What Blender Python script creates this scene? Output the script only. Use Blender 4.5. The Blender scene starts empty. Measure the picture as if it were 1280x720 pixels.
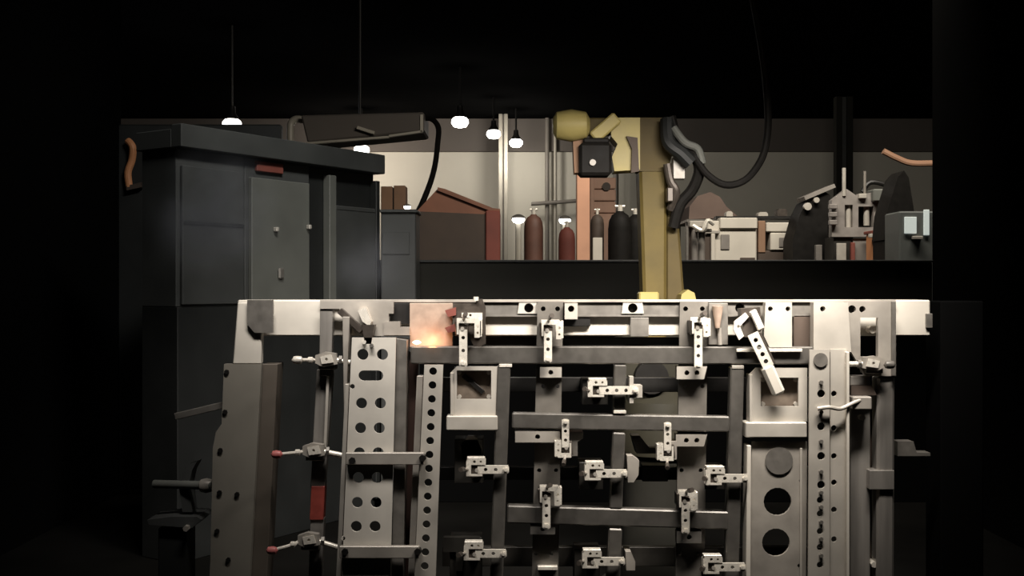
import bpy, bmesh, math, random
from mathutils import Vector, Matrix, Euler
random.seed(7)
scene = bpy.context.scene
COL = scene.collection

# ------------------------------------------------------------------ camera, world, lights, exposure
F = 1360.0          # focal length in pixels of the 1280 px wide frame
CZ = 1.30           # camera height
cam_d = bpy.data.cameras.new('camera')
cam_d.sensor_width = 36.0
cam_d.lens = 36.0 * F / 1280.0
cam_d.clip_end = 200
cam = bpy.data.objects.new('camera', cam_d)
cam.location = (0, 0, CZ)
cam.rotation_euler = (math.radians(90), 0, 0)
COL.objects.link(cam)
scene.camera = cam

world = bpy.data.worlds.new('world')
scene.world = world
world.use_nodes = True
world.node_tree.nodes['Background'].inputs[0].default_value = (0.55, 0.6, 0.65, 1)
world.node_tree.nodes['Background'].inputs[1].default_value = 0.0035

def area(name, loc, target, sx, sy, power, color, spread=180):
    l = bpy.data.lights.new(name, 'AREA')
    l.shape = 'RECTANGLE'; l.size = sx; l.size_y = sy
    l.energy = power; l.color = color; l.spread = math.radians(spread)
    o = bpy.data.objects.new(name, l)
    o.location = loc
    o.rotation_euler = (Vector(target) - Vector(loc)).to_track_quat('-Z', 'Y').to_euler()
    COL.objects.link(o)
    return o
# shop tube lights hung over the front of the weld cell
area('cell_light', (0.80, 2.84, 2.13), (0.68, 3.45, 1.58), 0.9, 0.14, 30.0, (1.0, 0.925, 0.84), 82)
area('cell_light', (-0.45, 2.84, 2.13), (-0.40, 3.45, 1.60), 0.7, 0.14, 10.5, (1.0, 0.94, 0.88), 82)
# added fill with no lamp seen, brightens the cabinets behind the robot
area('cell_light', (-0.35, 3.9, 3.5), (-1.20, 5.7, 1.95), 0.8, 0.2, 9.0, (1.0, 0.98, 0.92), 80)
# unseen fill added to lift the machines beyond the partition and the far wall
area('aisle_fill', (1.9, 6.3, 4.4), (2.4, 10.5, 1.8), 3.0, 0.4, 170, (1.0, 0.92, 0.80), 150)

scene.view_settings.view_transform = 'Standard'
scene.view_settings.look = 'None'
scene.view_settings.exposure = 0.0
scene.view_settings.gamma = 1.0
scene.view_settings.use_curve_mapping = False

# ------------------------------------------------------------------ materials
def mat(name, col, rough=0.5, metal=0.0, var=0.15, scale=9.0, bump=0.0, emit=None, estr=0.0, streak=False, spec=0.5):
    m = bpy.data.materials.new(name)
    m.use_nodes = True
    nt = m.node_tree; n = nt.nodes; L = nt.links
    p = n['Principled BSDF']
    tc = n.new('ShaderNodeTexCoord')
    mp = n.new('ShaderNodeMapping')
    L.new(tc.outputs['Object'], mp.inputs[0])
    if streak: mp.inputs['Scale'].default_value = (1, 1, 0.12)
    ns = n.new('ShaderNodeTexNoise')
    ns.inputs['Scale'].default_value = scale
    ns.inputs['Detail'].default_value = 5
    L.new(mp.outputs[0], ns.inputs['Vector'])
    rp = n.new('ShaderNodeValToRGB')
    rp.color_ramp.elements[0].position = 0.3
    rp.color_ramp.elements[1].position = 0.7
    a = [max(0, c * (1 - var)) for c in col]; b = [min(1, c * (1 + var)) for c in col]
    rp.color_ramp.elements[0].color = (*a, 1); rp.color_ramp.elements[1].color = (*b, 1)
    L.new(ns.outputs['Fac'], rp.inputs[0])
    L.new(rp.outputs[0], p.inputs['Base Color'])
    mr = n.new('ShaderNodeMapRange')
    mr.inputs[3].default_value = max(0.05, rough - 0.12); mr.inputs[4].default_value = min(1, rough + 0.12)
    L.new(ns.outputs['Fac'], mr.inputs[0]); L.new(mr.outputs[0], p.inputs['Roughness'])
    p.inputs['Metallic'].default_value = metal
    p.inputs['Specular IOR Level'].default_value = spec
    if bump:
        bp = n.new('ShaderNodeBump'); bp.inputs['Strength'].default_value = bump; bp.inputs['Distance'].default_value = 0.01
        L.new(ns.outputs['Fac'], bp.inputs['Height']); L.new(bp.outputs[0], p.inputs['Normal'])
    if emit:
        p.inputs['Emission Color'].default_value = (*emit, 1)
        p.inputs['Emission Strength'].default_value = estr
    return m

CREAM = mat('cream_paint', (0.60, 0.56, 0.49), 0.45, 0, 0.11, 7)
PALE = mat('pale_machined_steel', (0.50, 0.465, 0.41), 0.38, 0.25, 0.14, 8, 0.04)
PLATE = mat('plate_steel', (0.36, 0.33, 0.29), 0.42, 0.25, 0.24, 9, 0.05)
PANEL = mat('bright_panel_steel', (0.66, 0.62, 0.55), 0.4, 0.2, 0.12, 8, 0.04)
STEEL = mat('grey_steel', (0.18, 0.167, 0.149), 0.40, 0.35, 0.18, 30, 0.04)
TUBE = mat('raw_tube_steel', (0.115, 0.107, 0.096), 0.36, 0.40, 0.16, 26, 0.03)
RAIL = mat('rail_steel', (0.29, 0.27, 0.245), 0.34, 0.4, 0.25, 26, 0.04, streak=True)
DARK = mat('dark_steel', (0.011, 0.010, 0.009), 0.5, 0.3, 0.2, 20)
SUPP = mat('support_steel', (0.02, 0.018, 0.015), 0.5, 0.2, 0.25, 18)
CHROME = mat('zinc_plated', (0.78, 0.73, 0.64), 0.28, 0.25, 0.10, 50)
SUPP2 = mat('rear_bar_steel', (0.045, 0.041, 0.035), 0.5, 0.2, 0.25, 18)
BODY = mat('oiled_linkage', (0.075, 0.062, 0.052), 0.4, 0.4, 0.25, 40)
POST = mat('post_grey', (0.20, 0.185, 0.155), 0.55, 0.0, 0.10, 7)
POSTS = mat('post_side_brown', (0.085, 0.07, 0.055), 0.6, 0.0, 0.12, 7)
RISER = mat('riser_steel', (0.155, 0.142, 0.124), 0.45, 0.25, 0.18, 14, 0.05)
RED = mat('red_paint', (0.30, 0.055, 0.04), 0.5, 0, 0.25, 30)
INSET = mat('inset_brown', (0.17, 0.135, 0.105), 0.5, 0.2, 0.25, 30)
PINK = mat('red_grip', (0.55, 0.16, 0.15), 0.45, 0, 0.15, 30)
PINKST = mat('pinkish_plate', (0.40, 0.30, 0.235), 0.5, 0.2, 0.2, 25)  # pinkish weld glow on the plate is put into this colour
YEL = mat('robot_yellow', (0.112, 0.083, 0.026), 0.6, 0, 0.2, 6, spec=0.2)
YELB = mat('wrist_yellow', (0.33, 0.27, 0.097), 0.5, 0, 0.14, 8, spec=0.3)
YELSH = mat('shoulder_shade', (0.020, 0.018, 0.0115), 0.6, 0, 0.2, 6, spec=0.2)  # robot yellow darkened to carry the shade behind the fixture
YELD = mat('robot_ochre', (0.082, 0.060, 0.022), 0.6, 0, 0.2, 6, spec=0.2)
BLACK = mat('black_rubber', (0.010, 0.009, 0.008), 0.6, 0, 0.2, 20, spec=0.12)
BLKP = mat('black_paint', (0.018, 0.017, 0.0135), 0.7, 0, 0.15, 5, spec=0.2)
CAB = mat('cabinet_grey', (0.125, 0.128, 0.114), 0.55, 0, 0.12, 4)
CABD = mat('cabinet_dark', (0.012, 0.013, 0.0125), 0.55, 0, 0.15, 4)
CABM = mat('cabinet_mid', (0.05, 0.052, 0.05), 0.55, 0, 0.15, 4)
WALL = mat('wall_cream', (0.60, 0.57, 0.49), 0.8, 0, 0.05, 0.8)
BAND = mat('upper_wall_brown', (0.115, 0.10, 0.088), 0.85, 0, 0.12, 0.6)
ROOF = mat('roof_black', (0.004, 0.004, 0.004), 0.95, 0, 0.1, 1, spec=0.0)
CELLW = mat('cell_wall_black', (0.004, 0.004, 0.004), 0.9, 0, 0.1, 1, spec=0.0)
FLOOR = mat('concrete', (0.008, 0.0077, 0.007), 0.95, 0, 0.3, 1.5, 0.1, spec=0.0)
BROWN = mat('rust_brown', (0.20, 0.085, 0.05), 0.7, 0, 0.2, 3)
BROWNC = mat('cylinder_brown', (0.115, 0.05, 0.033), 0.65, 0, 0.3, 4)
BROWND = mat('dark_brown', (0.055, 0.038, 0.028), 0.7, 0, 0.25, 3)
REDBR = mat('red_oxide', (0.19, 0.05, 0.035), 0.7, 0, 0.2, 4)
CARTON = mat('cardboard', (0.24, 0.14, 0.085), 0.85, 0, 0.15, 4)
ORANGE = mat('orange_paint', (0.62, 0.27, 0.12), 0.6, 0, 0.10, 4)
PIPEO = mat('dull_orange', (0.30, 0.165, 0.10), 0.7, 0, 0.12, 4)
PEACH = mat('faded_orange', (0.62, 0.33, 0.21), 0.7, 0, 0.10, 4)
PINKW = mat('bare_wood', (0.42, 0.26, 0.19), 0.8, 0, 0.15, 4)
WHITE = mat('white_enamel', (0.55, 0.51, 0.44), 0.5, 0, 0.07, 4)
GREYM = mat('machine_grey', (0.22, 0.20, 0.18), 0.5, 0.1, 0.2, 6)
CONS = mat('console_grey', (0.10, 0.107, 0.10), 0.6, 0, 0.15, 5)
GREYL = mat('light_machine_grey', (0.27, 0.245, 0.225), 0.5, 0.1, 0.25, 9)
GLASSY = mat('lit_screen', (0.5, 0.53, 0.5), 0.3, 0, 0.05, 5, emit=(0.85, 0.95, 0.9), estr=0.35)
GLOW = mat('lamp_glass', (0.9, 0.9, 0.88), 0.4, 0, 0.02, 5, emit=(1.0, 0.96, 0.90), estr=9.0)
ARC = mat('weld_arc', (1, 0.7, 0.4), 0.5, 0, 0.02, 5, emit=(1.0, 0.55, 0.25), estr=6.0)
PIPE = mat('pale_pipe', (0.40, 0.37, 0.31), 0.5, 0.1, 0.1, 4)
PIPED = mat('dim_pipe', (0.20, 0.18, 0.155), 0.55, 0.1, 0.1, 4)

# ------------------------------------------------------------------ helpers
def P(px, py, d):
    return Vector(((px - 640.0) * d / F, d, CZ + (360.0 - py) * d / F))

class B:
    def __init__(self):
        self.bm = bmesh.new()
    def _add(self, vs, fs):
        v = [self.bm.verts.new(p) for p in vs]
        for f in fs:
            try: self.bm.faces.new([v[i] for i in f])
            except ValueError: pass
        return v
    def hexa(self, pts, bev=0.0):
        b2 = bmesh.new()
        v = [b2.verts.new(p) for p in pts]
        for f in ((0,1,2,3),(7,6,5,4),(0,4,5,1),(1,5,6,2),(2,6,7,3),(3,7,4,0)):
            b2.faces.new([v[i] for i in f])
        bmesh.ops.recalc_face_normals(b2, faces=b2.faces)
        if bev > 0:
            bmesh.ops.bevel(b2, geom=list(b2.edges), offset=bev, segments=1, affect='EDGES', clamp_overlap=True)
        me = bpy.data.meshes.new('tmp'); b2.to_mesh(me); b2.free()
        self.bm.from_mesh(me); bpy.data.meshes.remove(me)
        return self
    def box(self, x0, x1, y0, y1, z0, z1, bev=0.0):
        return self.hexa([(x0,y0,z0),(x1,y0,z0),(x1,y0,z1),(x0,y0,z1),(x0,y1,z0),(x1,y1,z0),(x1,y1,z1),(x0,y1,z1)], bev)
    def pbox(self, a, b, c, e, d0, d1, bev=0.0015):      # pixel rectangle a,b..c,e at front depth d0, reaching back to d1
        p = P(a, b, d0); q = P(c, e, d0)
        return self.box(min(p.x,q.x), max(p.x,q.x), d0, d1, min(p.z,q.z), max(p.z,q.z), bev)
    def bar(self, ax, ay, bx, by, w, d0, d1, bev=0.0015):  # straight bar in the plane, w = width in pixels
        a = Vector((ax, ay)); b = Vector((bx, by)); t = (b - a).normalized(); n = Vector((-t.y, t.x)) * (w / 2)
        cs = [a + n, b + n, b - n, a - n]
        f = [P(c.x, c.y, d0) for c in cs]
        g = [Vector((p.x, d1, p.z)) for p in f]
        return self.hexa(f + g, bev)
    def quad(self, cs, d0, d1, bev=0.0015):
        f = [P(c[0], c[1], d0) for c in cs]; g = [Vector((p.x, d1, p.z)) for p in f]
        return self.hexa(f + g, bev)
    def prism(self, cs, d0, d1):
        f = [P(c[0], c[1], d0) for c in cs]; g = [Vector((p.x, d1, p.z)) for p in f]
        n = len(cs)
        self._add(f + g, [tuple(range(n)), tuple(range(2*n-1, n-1, -1))] + [(i, (i+1) % n, n+(i+1) % n, n+i) for i in range(n)])
        return self
    def cyl(self, a, b, r, n=16, r2=None):
        a = Vector(a); b = Vector(b); r2 = r if r2 is None else r2
        t = (b - a).normalized(); u = t.orthogonal().normalized(); w = t.cross(u)
        vs = []
        for c, rr in ((a, r), (b, r2)):
            for i in range(n):
                an = 2 * math.pi * i / n
                vs.append(c + (u * math.cos(an) + w * math.sin(an)) * rr)
        self._add(vs, [tuple(range(n)), tuple(range(n, 2*n))] + [(i, (i+1) % n, n+(i+1) % n, n+i) for i in range(n)])
        return self
    def ycyl(self, px, py, d0, d1, r, n=16):     # cylinder along the view depth axis, centred on the pixel at d0
        p = P(px, py, d0)
        return self.cyl(p, (p.x, d1, p.z), r, n)
    def lathe(self, c, prof, n=20, axis='Z'):     # prof: (r, h)
        c = Vector(c); vs = []; fs = []
        for r, h in prof:
            for i in range(n):
                an = 2 * math.pi * i / n
                if axis == 'Z': vs.append(c + Vector((r*math.cos(an), r*math.sin(an), h)))
                elif axis == 'Y': vs.append(c + Vector((r*math.cos(an), h, r*math.sin(an))))
                else: vs.append(c + Vector((h, r*math.cos(an), r*math.sin(an))))
        for k in range(len(prof)-1):
            for i in range(n):
                fs.append((k*n+i, k*n+(i+1) % n, (k+1)*n+(i+1) % n, (k+1)*n+i))
        fs.append(tuple(range(n))); fs.append(tuple(range((len(prof)-1)*n, len(prof)*n)))
        self._add(vs, fs)
        return self
    def tube(self, pts, r, n=10, smooth=6):
        pts = [Vector(p) for p in pts]
        if smooth > 1 and len(pts) > 2:
            out = []
            for i in range(len(pts)-1):
                p0 = pts[max(0, i-1)]; p1 = pts[i]; p2 = pts[i+1]; p3 = pts[min(len(pts)-1, i+2)]
                for k in range(smooth):
                    t = k / smooth
                    out.append(0.5*((2*p1)+(p2-p0)*t+(2*p0-5*p1+4*p2-p3)*t*t+(3*p1-p0-3*p2+p3)*t**3))
            out.append(pts[-1]); pts = out
        up = None; vs = []; fs = []
        for i, p in enumerate(pts):
            t = (pts[min(i+1, len(pts)-1)] - pts[max(i-1, 0)]).normalized()
            u = t.orthogonal().normalized() if up is None else (up - t*up.dot(t)).normalized()
            up = u; w = t.cross(u)
            for k in range(n):
                an = 2*math.pi*k/n
                vs.append(p + (u*math.cos(an)+w*math.sin(an))*r)
        for i in range(len(pts)-1):
            for k in range(n):
                fs.append((i*n+k, i*n+(k+1) % n, (i+1)*n+(k+1) % n, (i+1)*n+k))
        fs.append(tuple(range(n))); fs.append(tuple(range((len(pts)-1)*n, len(pts)*n)))
        self._add(vs, fs)
        return self
    def flat(self, outline, holes, y0, y1):
        """plate in the XZ plane from y0 to y1; outline and holes are lists of (x, z) points"""
        cu = bpy.data.curves.new('tmp', 'CURVE'); cu.dimensions = '2D'; cu.fill_mode = 'BOTH'
        cu.extrude = (y1 - y0) / 2
        for loop in [outline] + holes:
            s = cu.splines.new('POLY'); s.points.add(len(loop)-1); s.use_cyclic_u = True
            for k, q in enumerate(loop): s.points[k].co = (q[0], q[1], 0, 1)
        o = bpy.data.objects.new('tmp', cu); COL.objects.link(o)
        dg = bpy.context.evaluated_depsgraph_get()
        me = bpy.data.meshes.new_from_object(o.evaluated_get(dg))
        me.transform(Matrix.Translation((0, (y0+y1)/2, 0)) @ Matrix.Rotation(math.radians(90), 4, 'X'))
        self.bm.from_mesh(me)
        bpy.data.objects.remove(o); bpy.data.curves.remove(cu); bpy.data.meshes.remove(me)
        bmesh.ops.remove_doubles(self.bm, verts=self.bm.verts, dist=1e-5)
        return self
    def plate(self, outline, holes, d0, d1):
        """pixel outline; holes are (px, py, radius_px) circles or (x0, y0, x1, y1, 'slot') or ('rect') boxes, at depth d0"""
        w = lambda x, y: (P(x, y, d0).x, P(x, y, d0).z)
        hl = []
        for h in holes:
            if len(h) == 3:
                hl.append([w(h[0]+h[2]*math.cos(2*math.pi*i/18), h[1]+h[2]*math.sin(2*math.pi*i/18)) for i in range(18)])
            elif h[4] == 'rect':
                hl.append([w(h[0], h[1]), w(h[2], h[1]), w(h[2], h[3]), w(h[0], h[3])])
            else:
                r = (h[3]-h[1])/2; cy = (h[1]+h[3])/2; pts = []
                for i in range(9):
                    an = math.pi/2 + math.pi*i/8; pts.append(w(h[0]+r+r*math.cos(an), cy-r*math.sin(an)))
                for i in range(9):
                    an = -math.pi/2 + math.pi*i/8; pts.append(w(h[2]-r+r*math.cos(an), cy-r*math.sin(an)))
                hl.append(pts)
        return self.flat([w(*q) for q in outline], hl, d0, d1)

def worldloc(o):
    v = Vector((0, 0, 0))
    while o is not None:
        v += Vector(o.location); o = o.parent
    return v

def mesh_obj(name, b, m, parent=None, local=False, origin=None):
    bmesh.ops.recalc_face_normals(b.bm, faces=b.bm.faces)
    me = bpy.data.meshes.new(name)
    off = Vector((0, 0, 0))
    if not local:
        if parent is not None: off = worldloc(parent)
        elif origin is not None: off = Vector(origin)
        if off.length: bmesh.ops.translate(b.bm, verts=b.bm.verts, vec=-off)
    b.bm.to_mesh(me); b.bm.free()
    for p in me.polygons: p.use_smooth = True
    me.set_sharp_from_angle(angle=math.radians(32))
    me.materials.append(m)
    o = bpy.data.objects.new(name, me)
    COL.objects.link(o)
    if parent is not None: o.parent = parent
    elif origin is not None and not local: o.location = origin
    return o

def part(name, b, m, parent, label=None, kind=None):
    o = mesh_obj(name, b, m, parent)
    if label: o['label'] = label
    if kind: o['kind'] = kind
    return o

def tag(o, label, cat, group=None, kind=None):
    o['label'] = label; o['category'] = cat
    if group: o['group'] = group
    if kind: o['kind'] = kind
    return o

def thing(name, label, cat, loc=(0, 0, 0), group=None):
    o = bpy.data.objects.new(name, None)
    o.empty_display_size = 0.1
    o.location = loc
    COL.objects.link(o)
    return tag(o, label, cat, group)

def one(name, b, m, label, cat, origin=None, group=None):
    return tag(mesh_obj(name, b, m, None, False, origin), label, cat, group)

def struct(name, b, m, label, cat):
    o = mesh_obj(name, b, m); o['kind'] = 'structure'; o['label'] = label; o['category'] = cat
    return o

# ------------------------------------------------------------------ the setting
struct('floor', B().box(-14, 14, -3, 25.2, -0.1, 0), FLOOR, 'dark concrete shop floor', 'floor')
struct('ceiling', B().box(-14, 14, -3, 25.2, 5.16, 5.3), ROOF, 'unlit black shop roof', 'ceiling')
struct('wall_back', B().box(-14, 14, 25.0, 25.2, 0, 4.42), WALL, 'far cream shop wall behind the machines', 'wall')
struct('trim_1', B().box(-14, 14, 24.8, 25.2, 4.42, 5.16), BAND, 'brown upper band of the far wall under the roof', 'wall band')
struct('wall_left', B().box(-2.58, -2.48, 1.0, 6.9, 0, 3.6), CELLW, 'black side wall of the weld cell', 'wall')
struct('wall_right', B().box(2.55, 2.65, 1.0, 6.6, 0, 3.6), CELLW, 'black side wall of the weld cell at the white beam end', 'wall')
o = struct('wall_partition', B().box(-1.05, 2.55, 6.6, 6.66, 1.07, 1.455, 0.004), BLKP, 'low black partition behind the robot', 'partition')
part('lower_shade_panel', B().box(-1.05, 2.55, 6.602, 6.66, 0, 1.065, 0.004), CELLW, o, 'lower panel blackened to stand for shade')  # near black colour stands in for the unlit lower part of the partition
part('cap_rail', B().box(-1.05, 2.55, 6.585, 6.675, 1.455, 1.47, 0.003), CABD, o)
struct('wall_dark_panel', B().box(-2.48, -1.45, 6.84, 6.9, 0, 2.33, 0.01), CABD, 'dark panel between the cell wall and the grey cabinets', 'wall')

# ------------------------------------------------------------------ the weld fixture
FX = thing('weld_fixture', 'large upright steel weld fixture of plates and risers under a cream beam', 'weld fixture', P(700, 760, 3.5))
D0 = 3.40
part('main_beam', B().pbox(297, 375, 1163, 420, 3.475, 3.60, 0.004), CREAM, FX, 'cream painted box beam')
part('beam_end_plate', B().pbox(1158, 392, 1166, 410, 3.465, 3.56), STEEL, FX)
part('corner_column', B().quad([(297, 378), (328, 378), (326, 455), (291, 455)], 3.44, 3.475, 0.003), CREAM, FX, 'cream painted upright at the beam end')
part('corner_block', B().prism([(309, 375), (341, 375), (341, 416), (318, 416), (309, 405)], 3.425, 3.44), STEEL, FX)
# top rail with holes
tr = part('top_rail', B().plate([(486, 377), (1016, 377), (1016, 394), (486, 394)],
     [(661, 385, 5.5), (791, 385, 6), (925, 385, 6)], 3.458, 3.475), STEEL, FX)
part('top_flange', B().pbox(400, 374.5, 1120, 378, 3.45, 3.475, 0.001), PLATE, FX)
part('lower_flange', B().pbox(486, 394, 1016, 396, 3.455, 3.475, 0.0005), STEEL, FX)
for x in (661, 791):
    part('boss', B().plate([(x-12, 378), (x+12, 378), (x+14, 392), (x-14, 392)], [(x, 385, 6)], 3.452, 3.458), PALE, FX)
# gap blocks on the cream beam
part('beam_spacer', B().pbox(788, 397, 811, 421, 3.45, 3.475), STEEL, FX)
part('beam_spacer', B().pbox(704, 398, 738, 408, 3.46, 3.475), DARK, FX)
part('support_bar', B().pbox(600, 422, 850, 433, 3.50, 3.54), DARK, FX)
# risers (upright flat bars behind the workpiece)
for k, (x0, x1, xb0, xb1) in enumerate(((672, 704, 664, 697), (850, 885, 844, 880))):
    part('riser_plate', B().plate([(x0, 377), (x1, 377), (xb1, 765), (xb0, 765)],
        [(x0+7, 386, 3), (x1-7, 386, 3), (x0+7, 483, 2.6), (x1-7, 483, 2.6), (x0+2, 588, 2.6), (x1-9, 588, 2.6), (xb0+6, 692, 2.4), (xb1-8, 692, 2.4)], 3.44, 3.455), RISER, FX)
    part('riser_web', B().quad([(x0+10, 425), (x1-10, 425), (xb1-10, 765), (xb0+10, 765)], 3.455, 3.53), STEEL, FX)
part('riser_foot', B().pbox(672, 708, 697, 713, 3.42, 3.44), CHROME, FX)
# stop blocks on the risers
def stop(a, b, c, e, holes, m=PALE):
    part('stop_block', B().plate([(a, b), (c, b), (c-4, e), (a, e)] if holes > 1 else [(a, b), (c, b), (c, e), (a, e)],
         [(a + (c-a)*(i+1)/(holes+1), (b+e)/2, 3.1) for i in range(holes)], 3.405, 3.44), m, FX)
stop(675, 459, 702, 472, 1); stop(846, 458, 884, 474, 2)
stop(644, 539, 700, 553, 1, PLATE); stop(845, 543, 884, 558, 2, PLATE)
stop(663, 655, 694, 668, 1, STEEL); stop(846, 664, 877, 679, 1, STEEL)
part('stop_block', B().plate([(706, 379), (722, 379), (722, 399), (706, 399)], [(714, 386, 4)], 3.42, 3.458), PALE, FX)
# dark support bars the clamps bolt to
for x0, y0, x1, y1 in ((568, 549, 604, 604), (562, 672, 602, 765), (728, 474, 760, 506), (724, 578, 754, 612), (718, 686, 750, 765), (880, 584, 906, 612), (876, 694, 904, 765)):
    part('support_bar', B().pbox(x0, y0, x1, y1, 3.44, 3.53), SUPP, FX)
part('rear_bar', B().pbox(553, 472, 1060, 490, 3.53, 3.56), DARK, FX)
part('rear_bar', B().pbox(540, 584, 1060, 600, 3.53, 3.56), DARK, FX)
part('rear_bar', B().pbox(553, 684, 1060, 708, 3.53, 3.56), SUPP2, FX)
# left perforated channel panel
LP = [(440, 422), (495, 422), (487, 765), (425, 765)]
hl = [(453.5, 443, 7), (478, 443, 7), (448, 463, 479, 476, 'slot'), (440.5, 483, 3)]
for y in (504, 535, 566, 597, 628, 658):
    xo = -(y-443)*0.043
    hl += [(453.5+xo+1, y, 6.9), (478+xo, y, 6.9)]
hl += [(429, 673, 2.6), (443, 730, 7), (466, 730, 7)]
pp = part('perforated_panel', B().plate(LP, hl, 3.375, 3.383), PANEL, FX, 'pale steel panel with pairs of round holes')
part('panel_flange', B().quad([(495.5, 423), (509, 425), (503, 765), (488, 765)], 3.392, 3.47), STEEL, FX)
part('panel_flange', B().quad([(428, 396), (437, 396), (432, 520), (430, 520)], 3.39, 3.45), PLATE, FX)
part('panel_flange', B().quad([(431.5, 480), (436.5, 480), (424, 765), (418, 765)], 3.388, 3.46), PALE, FX)
# narrow perforated strip
hs = []
y = 464.0
while y < 745:
    hs.append((541.3 - (y-464)*0.043, y, 4.9)); y += 17.4
part('perforated_strip', B().plate([(530.5, 456), (554, 456), (543, 765), (516, 765)], hs, 3.38, 3.388), PALE, FX, 'pale narrow strip with one column of holes')
part('strip_flange', B().quad([(521, 470), (529, 470), (516, 765), (508, 765)], 3.40, 3.46), PLATE, FX)
part('strip_backing', B().quad([(510, 440), (523, 440), (509, 765), (500, 765)], 3.47, 3.50), mat('rust_backing', (0.06, 0.03, 0.022), 0.7), FX)
# cross straps over the left panel
part('cross_strap', B().pbox(432, 566, 530, 581, 3.352, 3.372, 0.002), PLATE, FX)
part('cross_strap', B().pbox(424, 683, 524, 698, 3.352, 3.372, 0.002), PLATE, FX)
for (x, y) in ((528, 573), (522, 690), (440, 576), (431, 690)):
    part('bolt', B().ycyl(x, y, 3.345, 3.375, 0.011, 6), DARK, FX)
# left guide rails
part('guide_rail', B().quad([(400, 384), (416, 384), (414, 470), (399, 470)], 3.43, 3.47), RAIL, FX)
part('guide_rail', B().quad([(396, 462), (416, 462), (406, 610), (388, 610)], 3.44, 3.475), RAIL, FX)
part('guide_rail', B().quad([(388, 648), (405, 648), (400, 765), (384, 765)], 3.44, 3.475), RAIL, FX)
part('red_sleeve', B().quad([(389, 608), (406, 608), (404, 650), (387, 650)], 3.435, 3.475), RED, FX, 'red painted sleeve on the guide rail')
part('guide_strip', B().quad([(408, 470), (411.5, 470), (408, 560), (404, 560)], 3.425, 3.44), PALE, FX)
# top left plates
part('corner_plate', B().prism([(400, 377), (492, 377), (492, 392), (486, 392), (486, 420), (446, 420), (424, 386), (400, 386)], 3.425, 3.437), PLATE, FX)
part('recess_block', B().pbox(487, 379, 512, 405, 3.45, 3.475), DARK, FX)
part('recess_step', B().prism([(480, 402), (500, 402), (500, 409), (512, 409), (512, 419), (480, 419)], 3.42, 3.46), PLATE, FX)
part('weld_plate', B().pbox(512, 379, 566, 434, 3.44, 3.458), PINKST, FX, 'plate tinted pinkish for the glow of the weld')
# right gusset plates
part('gusset_plate', B().plate([(957, 378), (990, 378), (990, 434), (962, 434), (955, 420)], [(963, 386, 3), (985, 386, 3)], 3.40, 3.435), PALE, FX)
part('recess_block', B().pbox(992, 394, 1016, 436, 3.455, 3.475), BROWND, FX)
part('gusset_plate', B().plate([(1017, 378), (1060, 378), (1064, 440), (1017, 440)], [(1028.5, 386, 3.4)], 3.395, 3.435), PALE, FX)
part('window_frame_plate', B().plate([(1058, 377), (1120, 377), (1120, 470), (1082, 470), (1064, 440)], [(1065, 386.5, 5), (1078, 386.5, 4), (1075.5, 397, 1097.5, 446, 'rect')], 3.41, 3.43), PLATE, FX)
part('plate_edge', B().pbox(1115, 377, 1120, 470, 3.40, 3.45), STEEL, FX)
part('pivot_pin', B().ycyl(1091, 412, 3.44, 3.52, 0.012, 12), CHROME, FX)
# right perforated column
h1 = [(1026, 450, 8)] + [(1026.5, y, 5) for y in (492, 533, 570, 606)] + [(1025, y, 4) for y in (625, 642, 664, 684, 706)]
part('perforated_strip', B().plate([(1012, 437), (1037, 437), (1037, 765), (1010, 765)], h1, 3.375, 3.383), PALE, FX, 'pale perforated column strip')
h2 = [(1042.5, y, 3.6) for y in (492, 535, 570, 603, 637, 674)]
part('perforated_strip', B().plate([(1038, 437), (1059, 437), (1060, 765), (1037, 765)], h2, 3.39, 3.398), PALE, FX)
part('column_edge', B().pbox(1058.5, 440, 1062, 765, 3.37, 3.44), CREAM, FX)
part('ring', B().lathe(P(1026, 450, 3.37), [(0.012, 0.0), (0.022, 0.0), (0.022, 0.008), (0.012, 0.008)], 18, 'Y'), STEEL, FX)
for y in (478, 515, 552, 590, 616, 634, 653, 674, 695):
    part('bolt', B().ycyl(1027, y, 3.366, 3.376, 0.0065, 6), STEEL, FX)
part('column_rail', B().pbox(1063, 470, 1088, 765, 3.44, 3.49, 0.003), RAIL, FX)
part('slot_backing', B().pbox(1088, 495, 1098, 765, 3.48, 3.50), BROWND, FX)
part('column_tube', B().quad([(1097, 470), (1119, 470), (1118, 765), (1096, 765)], 3.42, 3.48, 0.008), RAIL, FX)
part('clamp_collar', B().pbox(1087, 588, 1118, 612, 3.41, 3.47), RAIL, FX)
part('bolt', B().ycyl(1093, 706, 3.43, 3.48, 0.010, 6), CHROME, FX)
part('side_bracket', B().prism([(1122, 552), (1142, 552), (1146, 566), (1163, 566), (1163, 570), (1122, 570)], 3.47, 3.52), STEEL, FX)
# black discs behind the drilled holes, standing in for the shade inside them
for (x, y, r, dd) in ((661, 385, 6.5, 3.472), (791, 385, 7, 3.472), (925, 385, 7, 3.472), (679, 386, 3.6, 3.453), (697, 386, 3.6, 3.453),
                      (857, 386, 3.6, 3.453), (878, 386, 3.6, 3.453), (963, 386, 3.6, 3.43), (985, 386, 3.6, 3.43), (1028.5, 386, 4, 3.43), (1065, 386.5, 5.6, 3.428), (1078, 386.5, 4.6, 3.428), (714, 386, 4.6, 3.45)):
    part('hole_shade', B().ycyl(x, y, dd, dd+0.006, r*dd/F, 14), BLACK, FX)
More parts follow.
